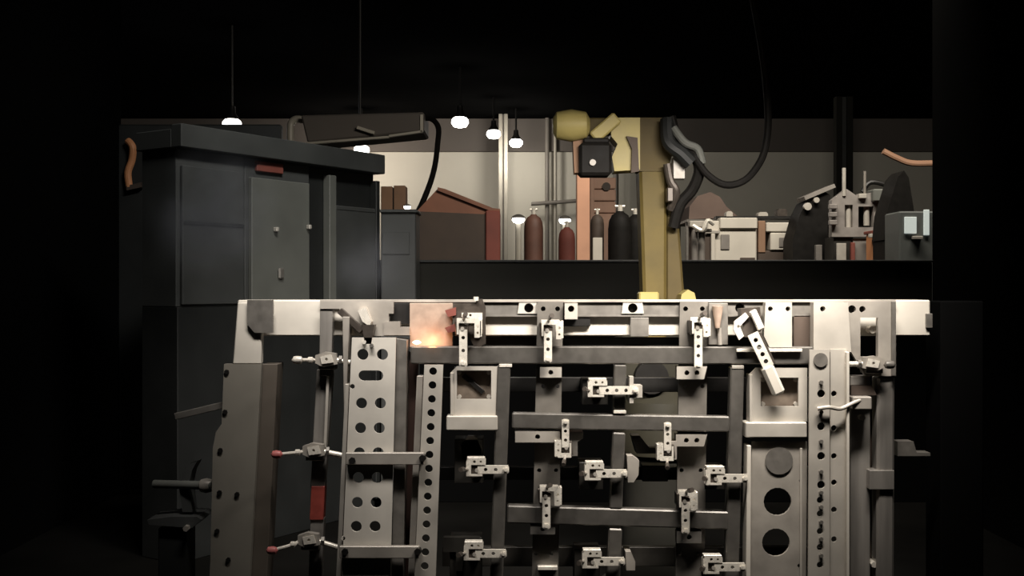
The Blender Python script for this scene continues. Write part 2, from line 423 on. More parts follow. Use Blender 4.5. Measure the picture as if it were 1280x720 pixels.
# window plates with square openings
def window_plate(a, b, c, e, wa, wb, wc, we, lip):
    part('window_plate', B().plate([(a, b+8), (a+8, b), (c, b), (c, lip), (a, lip)], [(wa, wb, wc, we, 'rect')], 3.405, 3.415), PALE, FX, 'pale plate with a square opening')
    part('window_backing', B().pbox(wa-4, wb-4, wc+4, we+4, 3.435, 3.45), INSET, FX)
    part('window_side', B().pbox(a, b+8, a+4, lip, 3.40, 3.45), PALE, FX)
    for (x, y) in ((wa+3, wb+3), (wc-3, wb+3), (wa+3, we-3), (wc-3, we-3)):
        part('stud', B().ycyl(x, y, 3.425, 3.436, 0.007, 8), PALE, FX)
    if wa < 700: part('window_link', B().bar(wa+8, wb+6, wc-10, we-8, 6, 3.428, 3.436), DARK, FX)
    part('plate_lip', B().pbox(a-5, lip+1, c, e, 3.385, 3.45, 0.003), PALE, FX)
window_plate(563, 458, 622, 538, 571, 463, 614, 499, 519)
window_plate(937, 460, 1009, 547, 951, 472, 998, 508, 527)
# big panel with two large holes
part('holed_panel', B().plate([(940, 552), (1009, 552), (1007, 765), (934, 765)], [(972, 627, 17.5), (970, 678, 17.5), (1001, 601, 2.3), (999, 707, 2.3), (968, 740, 17.5)], 3.405, 3.415), PLATE, FX, 'grey panel with large round holes')
part('blind_disc', B().ycyl(974, 576, 3.400, 3.406, 0.043, 28), STEEL, FX)
part('panel_edge', B().quad([(934, 557), (939, 557), (938, 765), (932, 765)], 3.385, 3.44), CREAM, FX)
part('panel_rib', B().pbox(1000, 560, 1003, 765, 3.40, 3.406), PALE, FX)
# upright stop plates by the central clamps
part('locating_plate', B().prism([(787, 471), (792, 471), (792, 482), (803, 482), (803, 497), (792, 497), (792, 504), (787, 504)], 3.38, 3.44), PALE, FX)
part('locating_plate', B().prism([(784, 570), (791, 570), (799, 576), (798, 594), (792, 603), (785, 603)], 3.39, 3.47), PLATE, FX)
part('locating_plate', B().prism([(782, 690), (789, 690), (794, 702), (794, 713), (783, 713)], 3.39, 3.47), PLATE, FX)
part('locating_bracket', B().prism([(712, 540), (729, 540), (729, 548), (722, 552), (722, 570), (715, 570)], 3.42, 3.47), STEEL, FX)
part('locating_bracket', B().prism([(838, 552), (846, 552), (846, 574), (840, 576)], 3.40, 3.47), PLATE, FX)
part('locating_bracket', B().prism([(576, 556), (585, 545), (594, 545), (602, 562), (600, 574), (578, 574)], 3.44, 3.47), STEEL, FX)
part('locating_bracket', B().prism([(790, 545), (800, 545), (812, 560), (838, 560), (838, 567), (796, 567)], 3.46, 3.53), SUPP, FX)
part('locating_bracket', B().pbox(803, 582, 835, 602, 3.50, 3.56), DARK, FX)
part('wedge', B().cyl(P(897, 383, 3.40), P(897, 410, 3.40), 0.018, 12, 0.007), PINKST, FX)
part('wedge', B().cyl(P(899, 410, 3.41), P(900, 431, 3.41), 0.007, 10), PLATE, FX)
part('wedge_bracket', B().pbox(886, 379, 910, 431, 3.415, 3.435), STEEL, FX)
part('foot_bracket', B().prism([(554, 672), (600, 672), (600, 678), (580, 682), (578, 714), (570, 714), (570, 690), (554, 690)], 3.43, 3.46), SUPP, FX)

# ------------------------------------------------------------------ the workpiece: welded tube frame
WP = thing('tube_frame', 'grey square tube frame lying in the weld fixture', 'tube frame', P(775, 760, 3.42))
def tube(ax, ay, bx, by, w, d0=3.40, d1=3.44):
    part('tube', B().bar(ax, ay, bx, by, w, d0, d1, 0.004), TUBE, WP)
tube(513, 444, 1018, 444.5, 22)
tube(630, 457, 619, 765, 16.5); tube(922, 459, 914, 765, 17)
tube(775.5, 456, 773.8, 518, 15.5); tube(774, 541, 770, 636, 16); tube(769.5, 661, 765, 765, 17)
tube(640, 526, 912, 530.5, 19.5); tube(634, 643, 911, 651, 22)
part('tube_cap', B().pbox(624, 455, 640, 459, 3.398, 3.43, 0.001), CHROME, WP)
part('tube_cap', B().pbox(915, 457, 930, 461, 3.398, 3.43, 0.001), PLATE, WP)
part('tube_cap', B().pbox(767, 513, 783, 517, 3.396, 3.40, 0.001), CHROME, WP)

# ------------------------------------------------------------------ toggle clamps
U = 1 / 400.0
def clamp_proto(name, arm, tall):
    root = bpy.data.objects.new(name, None); root.empty_display_size = 0.05
    COL.objects.link(root)
    def lp(n, b, m, par=root):
        o = mesh_obj(n, b, m, None, True); o.parent = par; return o
    q = lambda pts: [(x*U, z*U) for x, z in pts]
    circ = lambda x, z, r: [((x+r*math.cos(2*math.pi*i/10))*U, (z+r*math.sin(2*math.pi*i/10))*U) for i in range(10)]
    b = B()
    ear = q([(-18, -8), (2, -8), (2, -5.5), (-12, -5.5), (-12, tall-8), (6, tall-8), (6, tall-2), (3, tall), (-14, tall), (-18, tall-4)])
    b.flat(ear, [circ(-8, tall-4, 1.8), circ(0, tall-4, 1.4)], -0.016, -0.011)
    b.flat(ear, [], 0.011, 0.016)
    b.box(-17*U, 5*U, -0.016, 0.016, (tall-1.5)*U, (tall+1)*U, 0.0008)
    br = lp('bracket', b, CHROME)
    lp('rivet', B().cyl((-5*U, -0.016, -1*U), (-5*U, 0.016, -1*U), 0.006, 10), PLATE, br)
    b = B()
    b.hexa([(-15*U, -0.010, -11*U), (4*U, -0.010, -9*U), (6*U, -0.010, 5*U), (-9*U, -0.010, 6*U),
            (-15*U, 0.010, -11*U), (4*U, 0.010, -9*U), (6*U, 0.010, 5*U), (-9*U, 0.010, 6*U)], 0.002)
    lp('linkage', b, BODY)
    b = B()
    n = max(3, int(arm / 11))
    b.flat(q([(-4, -5), (arm-2, -5), (arm, -3), (arm, 3), (arm-2, 5), (-4, 5)]),
           [circ(6 + (arm-10)*i/(n-1) , 0, 2.3) for i in range(n)], -0.014, -0.008)
    b.box(-3*U, (arm-1)*U, -0.008, -0.004, 3.2*U, 5*U); b.box(-3*U, (arm-1)*U, -0.008, -0.004, -5*U, -3.2*U)
    am = lp('arm', b, CHROME)
    b = B().cyl(((arm-4)*U, -0.022, 0), ((arm-4)*U, 0.004, 0), 0.005, 10)
    b.cyl(((arm-4)*U, -0.020, 0), ((arm-4)*U, -0.014, 0), 0.0085, 6)
    lp('spindle', b, CHROME)
    b = B().tube([(-12*U, -0.002, 0), (-18*U, -0.02, 1*U), (-22*U, -0.05, 3*U)], 0.0045, 8, 3)
    h = lp('handle', b, PLATE)
    lp('grip', B().tube([(-21*U, -0.042, 2.5*U), (-24*U, -0.075, 4*U)], 0.0075, 8, 1), BODY, h)
    b = B().box(-14*U, 2*U, 0.010, 0.052, -10*U, 6*U, 0.002)
    lp('mount', b, SUPP)
    return root
def copy_tree(o, parent=None):
    c = o.copy(); COL.objects.link(c)
    if parent is not None: c.parent = parent
    for ch in list(o.children): copy_tree(ch, c)
    return c
protos = {}
def clamp(px, py, ang, label, arm=35, tall=14, scale=1.0, d=3.375, group='toggle clamps on the weld fixture'):
    key = (arm, tall)
    if key not in protos:
        protos[key] = clamp_proto('toggle_clamp', arm, tall); o = protos[key]
    else:
        o = copy_tree(protos[key])
    p = P(px, py, d); p.y = 3.44 - 0.052*scale
    o.location = p; o.rotation_euler = (0, math.radians(ang), 0); o.scale = (scale,)*3
    return tag(o, label, 'clamp', group)
# arms pointing sideways (angle 0 = arm to the right, 90 = arm downwards)
clamp(753, 488, 0, 'toggle clamp with its long arm across the middle upright just under the top tube', 45)
clamp(601, 587, 0, 'toggle clamp reaching the upright tube beside the pale square-window plate')
clamp(749, 592, 0, 'toggle clamp on the middle upright between the two cross tubes')
clamp(900, 598, 0, 'toggle clamp reaching the big-hole panel edge from the second riser')
clamp(598, 692, 0, 'lowest toggle clamp next to the narrow perforated strip')
clamp(746, 702, 0, 'lowest toggle clamp on the middle upright, below both cross tubes')
clamp(897, 709, 0, 'lowest toggle clamp beside the big-hole panel')
# arms pointing down on the risers
clamp(685, 418, 90, 'toggle clamp on the first riser with arm down over the top tube', 35, 18)
clamp(873, 415, 90, 'toggle clamp on the second riser with arm down over the top tube', 45, 14)
clamp(683, 626, 90, 'toggle clamp on the first riser with arm down over the lower cross tube', 35, 18)
clamp(857, 632, 90, 'toggle clamp on the second riser with arm down over the lower cross tube', 35, 14)
clamp(707, 556, -90, 'toggle clamp on the first riser with arm up over the middle cross tube', 35, 14, 0.9)
clamp(835, 560, -90, 'toggle clamp beside the second riser with arm up over the middle cross tube', 35, 14, 0.9)
# dark clamp beside the weld
clamp(579, 416, 90, 'dark bodied toggle clamp standing right beside the glowing weld', 42, 22, 1.0)
TC = thing('torch_clamp', 'dark grimy clamp body next to the glowing weld plate', 'clamp', P(588, 432, 3.42))
part('housing', B().prism([(566, 379), (594, 379), (596, 374), (603, 374), (607, 384), (607, 430), (594, 436), (586, 420), (566, 415)], 3.405, 3.43), BODY, TC)
part('cover', B().plate([(577, 391), (603, 391), (603, 417), (597, 417), (597, 399), (577, 396)], [(588, 394, 1.6)], 3.395, 3.405), CHROME, TC)
part('jaw', B().prism([(556, 388), (570, 384), (570, 394), (560, 396)], 3.40, 3.43), REDBR, TC)
part('jaw', B().prism([(556, 410), (570, 404), (570, 414), (560, 416)], 3.40, 3.43), REDBR, TC)
part('bolt', B().cyl(P(595, 376, 3.40), P(595, 371, 3.40), 0.008, 8), CHROME, TC)
# slanted clamp with the white tipped arm
SC = thing('swing_clamp', 'slanted clamp with perforated arm and white tip over the square opening', 'clamp', P(935, 400, 3.38))
part('bracket', B().plate([(918, 402), (932, 391), (936, 396), (925, 408), (930, 420), (924, 425), (917, 412)], [(923, 408, 2)], 3.375, 3.385), CHROME, SC)
part('lever', B().bar(941, 388, 952, 412, 9, 3.365, 3.378, 0.003), CHROME, SC)
part('linkage', B().prism([(926, 386), (950, 384), (953, 410), (946, 424), (930, 421)], 3.385, 3.44), BODY, SC)
a = Vector((941, 417)); bpt = Vector((964, 465)); t = (bpt-a).normalized(); n = Vector((-t.y, t.x))
f = lambda s, w: tuple(a + t*s + n*w)
part('arm', B().plate([f(0, 7), f(46, 7), f(46, -7), f(0, -7)], [(*f(9+9.8*i, 0), 2.9) for i in range(4)], 3.36, 3.367), CHROME, SC)
part('arm_web', B().quad([f(2, -7), f(46, -7), f(46, -10), f(2, -10)], 3.36, 3.385), BODY, SC)
part('white_tip', B().bar(*f(44, 1), *f(84, 2), 16, 3.355, 3.385, 0.008), CREAM, SC, 'white plastic tip')
part('rod', B().bar(921, 438, 1003, 438, 4, 3.385, 3.396), CHROME, SC)
# diagonal clamp at the upper corner
DC = thing('corner_clamp', 'small diagonal clamp above the panel with paired holes', 'clamp', P(458, 400, 3.40))
part('link_arm', B().bar(424, 388, 452, 414, 8, 3.40, 3.425), BODY, DC)
part('block', B().prism([(447, 388), (457, 384), (464, 402), (462, 408), (453, 402)], 3.385, 3.425), CHROME, DC)
part('jaw', B().prism([(452, 406), (468, 406), (464, 430), (456, 430)], 3.375, 3.42), BODY, DC)
part('pin', B().ycyl(464, 432, 3.36, 3.39, 0.006, 10), STEEL, DC)
part('pin', B().ycyl(455, 428, 3.365, 3.39, 0.006, 10), CHROME, DC)
# push clamps at the sides
def push(name, tipx, tipy, bx, by, ex, ey, gripm, label, d=3.40):
    r = thing(name, label, 'clamp', P(bx, by, d), 'push clamps at the fixture sides')
    s = 1 if ex > bx else -1
    part('body', B().prism([(bx-14*s, by-6), (bx-2*s, by-10), (bx+12*s, by-8), (bx+14*s, by+5), (bx-4*s, by+9), (bx-14*s, by+4)], d-0.012, d+0.012), PLATE, r)
    part('side_plate', B().plate([(bx-8*s, by-4), (bx+6*s, by-7), (bx+9*s, by+3), (bx-6*s, by+5)], [(bx, by-1, 1.8)], d-0.018, d-0.013), CHROME, r)
    part('plunger', B().cyl(P(bx+10*s, by, d), P(ex, ey, d), 0.0085, 12), CHROME, r)
    part('plunger_nut', B().cyl(P(bx+16*s, by, d), P(bx+20*s, by, d), 0.014, 6), STEEL, r)
    mx = bx-20*s; my = by + (tipy-by)*0.4
    part('handle', B().tube([P(bx-12*s, by, d), P(mx, my, d-0.02), P(tipx, tipy, d-0.05)], 0.0055, 8, 4), CHROME, r)
    part('grip', B().lathe(P(tipx, tipy, d-0.05), [(0.002, -0.018), (0.011, -0.012), (0.013, 0.0), (0.011, 0.012), (0.002, 0.018)], 12, 'X'), gripm, r)
    part('knuckle', B().lathe(P(mx, my, d-0.02), [(0.002, -0.012), (0.010, -0.006), (0.010, 0.006), (0.002, 0.012)], 10, 'X'), CHROME, r)
    part('foot', B().pbox(bx-10, by+3, bx+12, by+12, d, 3.445, 0.002), STEEL, r)
push('push_clamp', 372, 450, 408, 450, 438, 453, CHROME, 'push clamp with plain tip beside the panel slot', 3.405)
push('push_clamp', 346, 568, 392, 564, 432, 570, PINK, 'push clamp with red tip at the upper strap', 3.405)
push('push_clamp', 340, 688, 386, 676, 428, 686, PINK, 'push clamp with pinkish tip at the lower strap', 3.405)
push('push_clamp', 1112, 456, 1092, 455, 1056, 455, STEEL, 'push clamp below the rectangular window frame', 3.39)
RC = thing('hook_clamp', 'small hook clamp reaching over the perforated column', 'clamp', P(1075, 506, 3.40))
part('hook', B().tube([P(1022, 511, 3.36), P(1036, 509, 3.355), P(1050, 511, 3.36), P(1064, 505, 3.37), P(1075, 500, 3.38)], 0.0065, 10, 4), PALE, RC)
part('block', B().pbox(1066, 496, 1090, 512, 3.375, 3.44, 0.003), PLATE, RC)
part('bolt', B().ycyl(1078, 522, 3.42, 3.44, 0.010, 6), CHROME, RC)
part('guard', B().prism([(1064, 482), (1090, 482), (1096, 494), (1064, 494)], 3.41, 3.44), BROWND, RC)

# ------------------------------------------------------------------ weld arc glow
AR = one('weld_arc', B().lathe(P(521, 428, 3.405), [(0.001, -0.014), (0.005, -0.008), (0.007, 0), (0.005, 0.008), (0.001, 0.014)], 12, 'X'), ARC,
         'tiny glowing weld arc at the foot of the pinkish weld plate', 'weld arc', P(521, 428, 3.405))
AR.data.materials[0] = ARC
pl = bpy.data.lights.new('weld_light', 'POINT'); pl.energy = 0.22; pl.color = (1.0, 0.42, 0.18); pl.shadow_soft_size = 0.015
po = bpy.data.objects.new('weld_light', pl); po.location = P(540, 428, 3.40); COL.objects.link(po)

# ------------------------------------------------------------------ headstock post on the left
HP = thing('headstock_post', 'grey steel post with bolt holes carrying the cream beam end', 'post', P(300, 890, 3.46))
def lx(y): return 279 - (y-455)*0.066
part('front_plate', B().prism([(280, 455), (327, 455), (306, 830), (256, 830), (263, 700), (266, 560), (270, 540), (277, 530)], 3.44, 3.462), POST, HP)
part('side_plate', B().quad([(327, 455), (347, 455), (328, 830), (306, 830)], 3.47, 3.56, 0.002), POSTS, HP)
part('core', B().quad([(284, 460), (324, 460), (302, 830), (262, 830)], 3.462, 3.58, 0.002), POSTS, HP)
pz = P(300, 830, 3.44)
part('foot_plate', B().box(pz.x-0.15, pz.x+0.20, 3.36, 3.68, 0.0, 0.04, 0.004), POST, HP)
part('lower_column', B().box(pz.x-0.10, pz.x+0.10, 3.45, 3.60, 0.03, pz.z+0.01, 0.004), POST, HP)
for (x, y) in ((283, 465), (281, 515), (275, 563), (274, 616), (296, 618), (271, 664), (285, 700)):
    part('bolt', B().ycyl(x, y, 3.434, 3.442, 0.008, 6), DARK, HP)
# right end support, below and beyond the beam end
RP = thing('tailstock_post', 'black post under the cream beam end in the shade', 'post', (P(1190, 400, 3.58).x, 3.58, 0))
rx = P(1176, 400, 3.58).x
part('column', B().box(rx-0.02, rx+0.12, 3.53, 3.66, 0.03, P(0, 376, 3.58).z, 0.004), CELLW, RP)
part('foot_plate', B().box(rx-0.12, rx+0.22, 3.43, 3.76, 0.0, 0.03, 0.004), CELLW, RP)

# bar and bearing left of the post
one('stop_bar', B().bar(218, 521, 281, 506, 8.5, 3.47, 3.49, 0.002), STEEL, 'slanted grey flat bar sticking out from the grey post', 'bar', P(280, 506, 3.47))
SB = thing('shaft_bearing', 'dim grey shaft bearing beside the grey post', 'bearing', P(225, 656, 3.6))
part('shaft', B().cyl(P(193, 605, 3.58), P(266, 607, 3.52), 0.014, 14), CAB, SB)
part('shaft_end', B().lathe(P(258, 607, 3.53), [(0.004, -0.026), (0.02, -0.018), (0.024, 0), (0.02, 0.018), (0.004, 0.026)], 14, 'X'), PLATE, SB)
part('yoke', B().prism([(228, 640), (224, 610), (227, 592), (236, 580), (246, 577), (240, 588), (236, 605), (240, 640)], 3.55, 3.61), CABM, SB)
part('base', B().prism([(184, 650), (214, 646), (246, 646), (252, 650), (240, 660), (186, 656)], 3.52, 3.66), CABM, SB)
part('leg', B().box(P(205, 655, 3.6).x, P(240, 655, 3.6).x, 3.54, 3.64, 0, P(0, 655, 3.6).z, 0.003), CABD, SB)
part('nut', B().ycyl(232, 661, 3.50, 3.53, 0.010, 6), PLATE, SB)

# ------------------------------------------------------------------ dark cabinet row behind, left (stands at an angle)
CA = Vector((-1.62, 5.05)); CBv = Vector((-0.785, 6.32)); ct = (CBv-CA).normalized(); cn = Vector((-ct.y, ct.x))   # cn points away from the camera side
CL = (CBv-CA).length
def cab_box(b, s0, s1, n0, n1, z0, z1, bev=0.004):
    pts = []
    for z in (0,):
        pass
    c = lambda s, nn, z: (CA.x+ct.x*s+cn.x*nn, CA.y+ct.y*s+cn.y*nn, z)
    return b.hexa([c(s0, n0, z0), c(s1, n0, z0), c(s1, n0, z1), c(s0, n0, z1), c(s0, n1, z0), c(s1, n1, z0), c(s1, n1, z1), c(s0, n1, z1)], bev)
def cs(px):   # station along the row hit by the pixel column
    k = (px-640)/F
    # X = k*Y : CA.x+ct.x*s = k*(CA.y+ct.y*s)
    return (k*CA.y-CA.x)/(ct.x-k*ct.y)
def zz(px, py, nn=0.0):
    s = cs(px); Y = CA.y+ct.y*s+cn.y*nn
    return CZ+(360-py)*Y/F
TOP = 2.02
s_a, s_b, s_c, s_d, s_e = cs(222), cs(308), cs(389), cs(412), cs(472)
K1 = thing('tall_cabinet', 'dark smoky tall cabinet nearest the black cell wall', 'cabinet', (CA.x, CA.y, 0), 'row of tall grey cabinets')
part('body', cab_box(B(), s_a, s_b-0.005, 0.01, 0.26, 1.21, TOP-0.06), CABM, K1)
part('door', cab_box(B(), s_a+0.02, s_b-0.03, -0.012, 0.01, 1.22, TOP-0.14), CABM, K1)
part('shaded_lower_body', cab_box(B(), s_a, s_b-0.005, 0.0, 0.26, 0.0, 1.21), CABD, K1)  # shade on the lower cabinets is painted in as a near black colour
part('rib', cab_box(B(), s_a+0.02, s_b-0.03, -0.02, -0.012, 1.60, 1.62), CABD, K1)
K2 = thing('tall_cabinet', 'tall grey cabinet with two small bright knobs and a red name strip', 'cabinet', (CA.x+ct.x*s_b, CA.y+ct.y*s_b, 0), 'row of tall grey cabinets')
part('body', cab_box(B(), s_b, s_c-0.005, 0.01, 0.26, 1.21, TOP-0.06), CABM, K2)
dr = part('door', cab_box(B(), s_b+0.02, s_c-0.03, -0.018, 0.01, 1.22, TOP-0.16), CAB, K2)
part('label_strip', cab_box(B(), cs(320), cs(353), -0.010, 0.012, zz(336, 216), zz(336, 203)), REDBR, K2)
for x, y in ((340, 287), (381, 284)):
    s = cs(x); z = zz(x, y)
    part('knob', cab_box(B(), s-0.010, s+0.010, -0.045, -0.018, z-0.012, z+0.012, 0.004), PALE, K2)
s = cs(347); z = zz(347, 342)
part('lock', cab_box(B(), s-0.02, s+0.02, -0.035, -0.018, z-0.03, z+0.03, 0.008), STEEL, K2)
part('shaded_lower_body', cab_box(B(), s_b, s_c-0.005, 0.0, 0.26, 0.0, 1.21), CABD, K2)
K3 = thing('tall_cabinet', 'tall dark cabinet with a black recess near the top at the row end', 'cabinet', (CA.x+ct.x*s_d, CA.y+ct.y*s_d, 0), 'row of tall grey cabinets')
part('body', cab_box(B(), s_c, s_e, 0.03, 0.26, 1.21, TOP-0.06), CABD, K3)
zt = zz(440, 262)
part('door', cab_box(B(), s_d, s_e-0.03, -0.012, 0.03, 1.22, zt), CABM, K3)
part('side_stile', cab_box(B(), s_d-0.02, s_d+0.035, -0.02, 0.03, 1.22, TOP-0.1), CAB, K3)
part('end_stile', cab_box(B(), s_e-0.035, s_e, -0.02, 0.03, 0.08, TOP-0.1), CABD, K3)
part('recess_sill', cab_box(B(), s_d+0.035, s_e-0.035, -0.016, 0.03, zt-0.01, zt+0.015), CABM, K3)
part('shaded_lower_body', cab_box(B(), s_c, s_e, 0.02, 0.26, 0.0, 1.21), CABD, K3)
HD = thing('cabinet_canopy', 'dark canopy running along the tops of the tall cabinets', 'canopy', (CA.x, CA.y, TOP-0.06))
part('fascia', cab_box(B(), s_a-0.02, s_e+0.01, -0.05, 0.02, TOP-0.06, TOP+0.05), CABM, HD)
part('roof_sheet', cab_box(B(), s_a-0.02, s_e+0.01, 0.02, 0.28, TOP-0.06, TOP+0.03), CABM, HD)
# low grey box at the end of the row
LB = thing('low_cabinet', 'low dark grey green cabinet at the end of the cabinet row', 'cabinet', (P(495, 330, 6.3).x, 6.3, 0))
part('body', B().box(P(476, 0, 6.3).x, P(520, 0, 6.3).x, 6.3, 6.56, 0, P(0, 266, 6.3).z, 0.006), CABM, LB)
part('lid', B().box(P(475, 0, 6.3).x, P(522, 0, 6.3).x, 6.28, 6.57, P(0, 266, 6.3).z, P(0, 262, 6.3).z, 0.004), CABM, LB)
part('vent', B().pbox(478, 290, 512, 318, 6.292, 6.30, 0.002), CABM, LB)
# orange strap at the far left
one('orange_hose', B().tube([P(160, 176, 6.8), P(166, 184, 6.78), P(165, 200, 6.8), P(160, 216, 6.8), P(162, 234, 6.8)], 0.022, 10, 5), ORANGE, 'short orange hose hanging on the dark panel near the cell wall', 'hose', P(162, 234, 6.8))
one('wall_bracket', B().prism([(158, 232), (176, 228), (176, 234), (158, 238)], 6.78, 6.84), BROWND, 'small dark bracket under the orange hose', 'bracket', P(166, 234, 6.8))

# ------------------------------------------------------------------ the robot
RD = 4.55
RB = thing('welding_robot', 'yellow industrial robot arm rising behind the cream beam', 'robot', (P(830, 400, RD).x, RD+0.12, 0))
c0 = P(830, 400, RD)
part('pedestal', B().lathe((c0.x, RD+0.12, 0), [(0.26, 0), (0.26, 0.04), (0.17, 0.06), (0.15, 0.55), (0.17, 0.60)], 24), BLKP, RB)
part('turret', B().lathe((c0.x, RD+0.12, 0.60), [(0.19, 0), (0.20, 0.05), (0.17, 0.22), (0.12, 0.27)], 24), YELSH, RB)
part('shoulder', B().prism([(772, 424), (790, 415), (858, 415), (862, 480), (840, 520), (800, 520), (776, 470)], RD+0.02, RD+0.20), YELSH, RB)
part('shoulder_motor', B().ycyl(815, 472, RD-0.04, RD+0.05, 0.07, 20), BLACK, RB)  # blackened as well, in place of the shade around the shoulder
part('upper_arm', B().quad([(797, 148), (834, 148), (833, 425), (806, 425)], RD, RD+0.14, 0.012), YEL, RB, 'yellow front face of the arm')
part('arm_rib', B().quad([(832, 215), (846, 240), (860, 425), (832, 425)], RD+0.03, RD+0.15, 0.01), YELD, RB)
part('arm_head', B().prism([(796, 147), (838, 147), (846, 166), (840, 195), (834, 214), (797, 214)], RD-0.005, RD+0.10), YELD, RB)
part('arm_lug', B().pbox(799, 365, 824, 382, RD-0.08, RD, 0.006), YELB, RB)
part('arm_lug', B().prism([(850, 382), (852, 368), (860, 362), (868, 366), (872, 382)], RD-0.08, RD+0.03), YELB, RB)
# wrist group to the left
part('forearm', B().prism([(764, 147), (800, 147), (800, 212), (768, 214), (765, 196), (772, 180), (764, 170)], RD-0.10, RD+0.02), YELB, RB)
part('forearm_web', B().prism([(783, 170), (797, 172), (799, 214), (789, 216), (790, 186)], RD-0.12, RD-0.10), BROWND, RB)
part('wrist_housing', B().lathe(P(714, 157, RD-0.12), [(0.03, -0.075), (0.055, -0.06), (0.066, 0), (0.055, 0.06), (0.03, 0.075)], 18, 'X'), YELB, RB)
part('wrist_arm', B().bar(742, 172, 772, 146, 16, RD-0.14, RD-0.05, 0.006), YELB, RB)
part('wrist_bridge', B().pbox(716, 147, 770, 168, RD-0.06, RD+0.0, 0.006), YELD, RB)
part('bracket_plate', B().prism([(716, 170), (730, 168), (728, 200), (724, 216), (718, 216)], RD-0.12, RD-0.04), CARTON, RB)
mo = part('wrist_motor', B().pbox(724, 178, 765, 219, RD-0.16, RD-0.04, 0.012), BLACK, RB, 'black square motor')
part('motor_shaft', B().ycyl(741, 203, RD-0.172, RD-0.16, 0.013, 14), STEEL, mo)
part('motor_cap', B().pbox(729, 172, 762, 179, RD-0.15, RD-0.05, 0.006), BLACK, mo)
# cables on the arm
def rope(pts, r, m, par=RB, name='cable'):
    return part(name, B().tube([P(*q) for q in pts], r, 10, 5), m, par)
rope([(838, 146, 4.5), (846, 172, 4.5), (866, 190, 4.48), (874, 212, 4.48), (866, 236, 4.5), (850, 256, 4.52), (842, 284, 4.54)], 0.024, BLACK)
rope([(834, 150, 4.5), (836, 178, 4.47), (852, 192, 4.46), (864, 204, 4.46)], 0.030, CABD)
rope([(842, 160, 4.47), (856, 178, 4.45), (872, 186, 4.45), (878, 204, 4.46)], 0.016, CAB)
rope([(834, 205, 4.5), (838, 226, 4.5), (845, 240, 4.5), (838, 262, 4.53)], 0.018, BODY)
part('cable_clip', B().pbox(841, 196, 857, 224, 4.50, 4.54, 0.004), STEEL, RB)
part('cable_clip', B().pbox(834, 234, 842, 252, 4.47, 4.53, 0.004), BODY, RB)
rope([(868, 196, 4.46), (884, 218, 4.44), (906, 231, 4.42), (930, 226, 4.42), (948, 206, 4.44), (957, 182, 4.46), (960, 140, 4.48), (952, 60, 4.5), (930, -60, 4.52)], 0.015, BLACK, RB, 'hose_loop')

# ------------------------------------------------------------------ things beyond the partition
def stand(px, d): return (P(px, 0, d).x, d, 0)
def zt_(py, d): return CZ+(360-py)*d/F
# big brown bin with sloping top
d = 10.0
BI = thing('scrap_bin', 'big rust brown bin with sloping top and red end', 'bin', stand(560, d))
def bin_poly(pts, d0, d1): return B().prism(pts, d0, d1)
part('front', bin_poly([(519, 264), (612, 268), (612, 420), (519, 420)], d, d+0.05), BROWND, BI)
part('top_sheet', bin_poly([(521, 264), (547, 236), (556, 238), (614, 262), (614, 269)], d+0.02, d+0.10), BROWN, BI)
part('end_panel', B().pbox(607, 263, 625, 420, d-0.03, d+0.5, 0.01), REDBR, BI)
part('body', B().pbox(520, 268, 608, 420, d+0.05, d+0.5, 0.01), BROWND, BI)
part('lid_edge', bin_poly([(547, 234), (556, 236), (616, 260), (625, 261), (625, 264), (614, 264), (547, 238)], d-0.01, d+0.12), BROWN, BI)
zb = zt_(420, d); pxm = stand(560, d)[0]
part('base', B().box(P(521, 0, d).x, P(622, 0, d).x, d+0.02, d+0.48, 0, zb, 0.01), BROWND, BI)
# cartons
for k, (x0, x1, y0, lab) in enumerate(((476, 491, 232, 'brown carton stack beside the dark cabinet corner'), (492, 507, 231, 'brown carton stack nearer the sloping bin'))):
    d = 12.0; C = thing('carton_stack', lab, 'carton', stand((x0+x1)/2, d), 'brown carton stacks')
    z1 = zt_(y0, d); X0 = P(x0, 0, d).x; X1 = P(x1, 0, d).x; h = z1/4
    for j in range(4):
        part('carton', B().box(X0+random.uniform(0, .01), X1-random.uniform(0, .01), d, d+0.25, j*h, (j+1)*h-0.008, 0.006), CARTON, C)
# small bright work lamps
def worklamp(px, py, d, w, lab):
    L = thing('work_lamp', lab, 'lamp', stand(px, d), 'small bright work lamps')
    r = w*d/F/2; c = P(px, py, d)
    part('shade', B().lathe((c.x, c.y, c.z), [(r*0.3, r*0.9), (r*0.8, r*0.7), (r*1.15, r*0.35), (r*1.15, r*0.28)], 16), STEEL, L)
    part('bulb', B().lathe((c.x, c.y, c.z), [(r*0.2, -r*0.55), (r*0.75, -r*0.4), (r, 0), (r*0.9, r*0.3)], 16), GLOW, L)
    part('stand', B().cyl((c.x, c.y+r*0.6, 0), (c.x, c.y+r*0.6, c.z+r*0.5), 0.03, 8), PIPE, L)
    part('stand_foot', B().lathe((c.x, c.y+r*0.6, 0), [(0.18, 0), (0.16, 0.03), (0.03, 0.05)], 16), DARK, L)
worklamp(509, 259, 11.0, 9, 'small work lamp glowing between the cartons and the sloping bin')
worklamp(648, 275, 11.0, 16, 'bright work lamp beside the dark rounded gas cylinder')
worklamp(706, 276, 11.0, 15, 'bright work lamp beside the orange post')
worklamp(532, 258, 12.6, 5, 'tiny work lamp at the foot of the hanging cable')
# hanging cable near the bin
one('hanging_cable', B().tube([P(528, 148, 14.3), P(540, 149, 14.2), P(548, 160, 14.0), P(547, 180, 13.8), P(544, 205, 13.6), P(538, 228, 13.4), P(526, 258, 13.2), P(516, 275, 13.0)], 0.036, 10, 6), BLACK, 'dark hanging cable curving down from the overhead duct behind the sloping bin', 'cable', P(528, 148, 14.3))
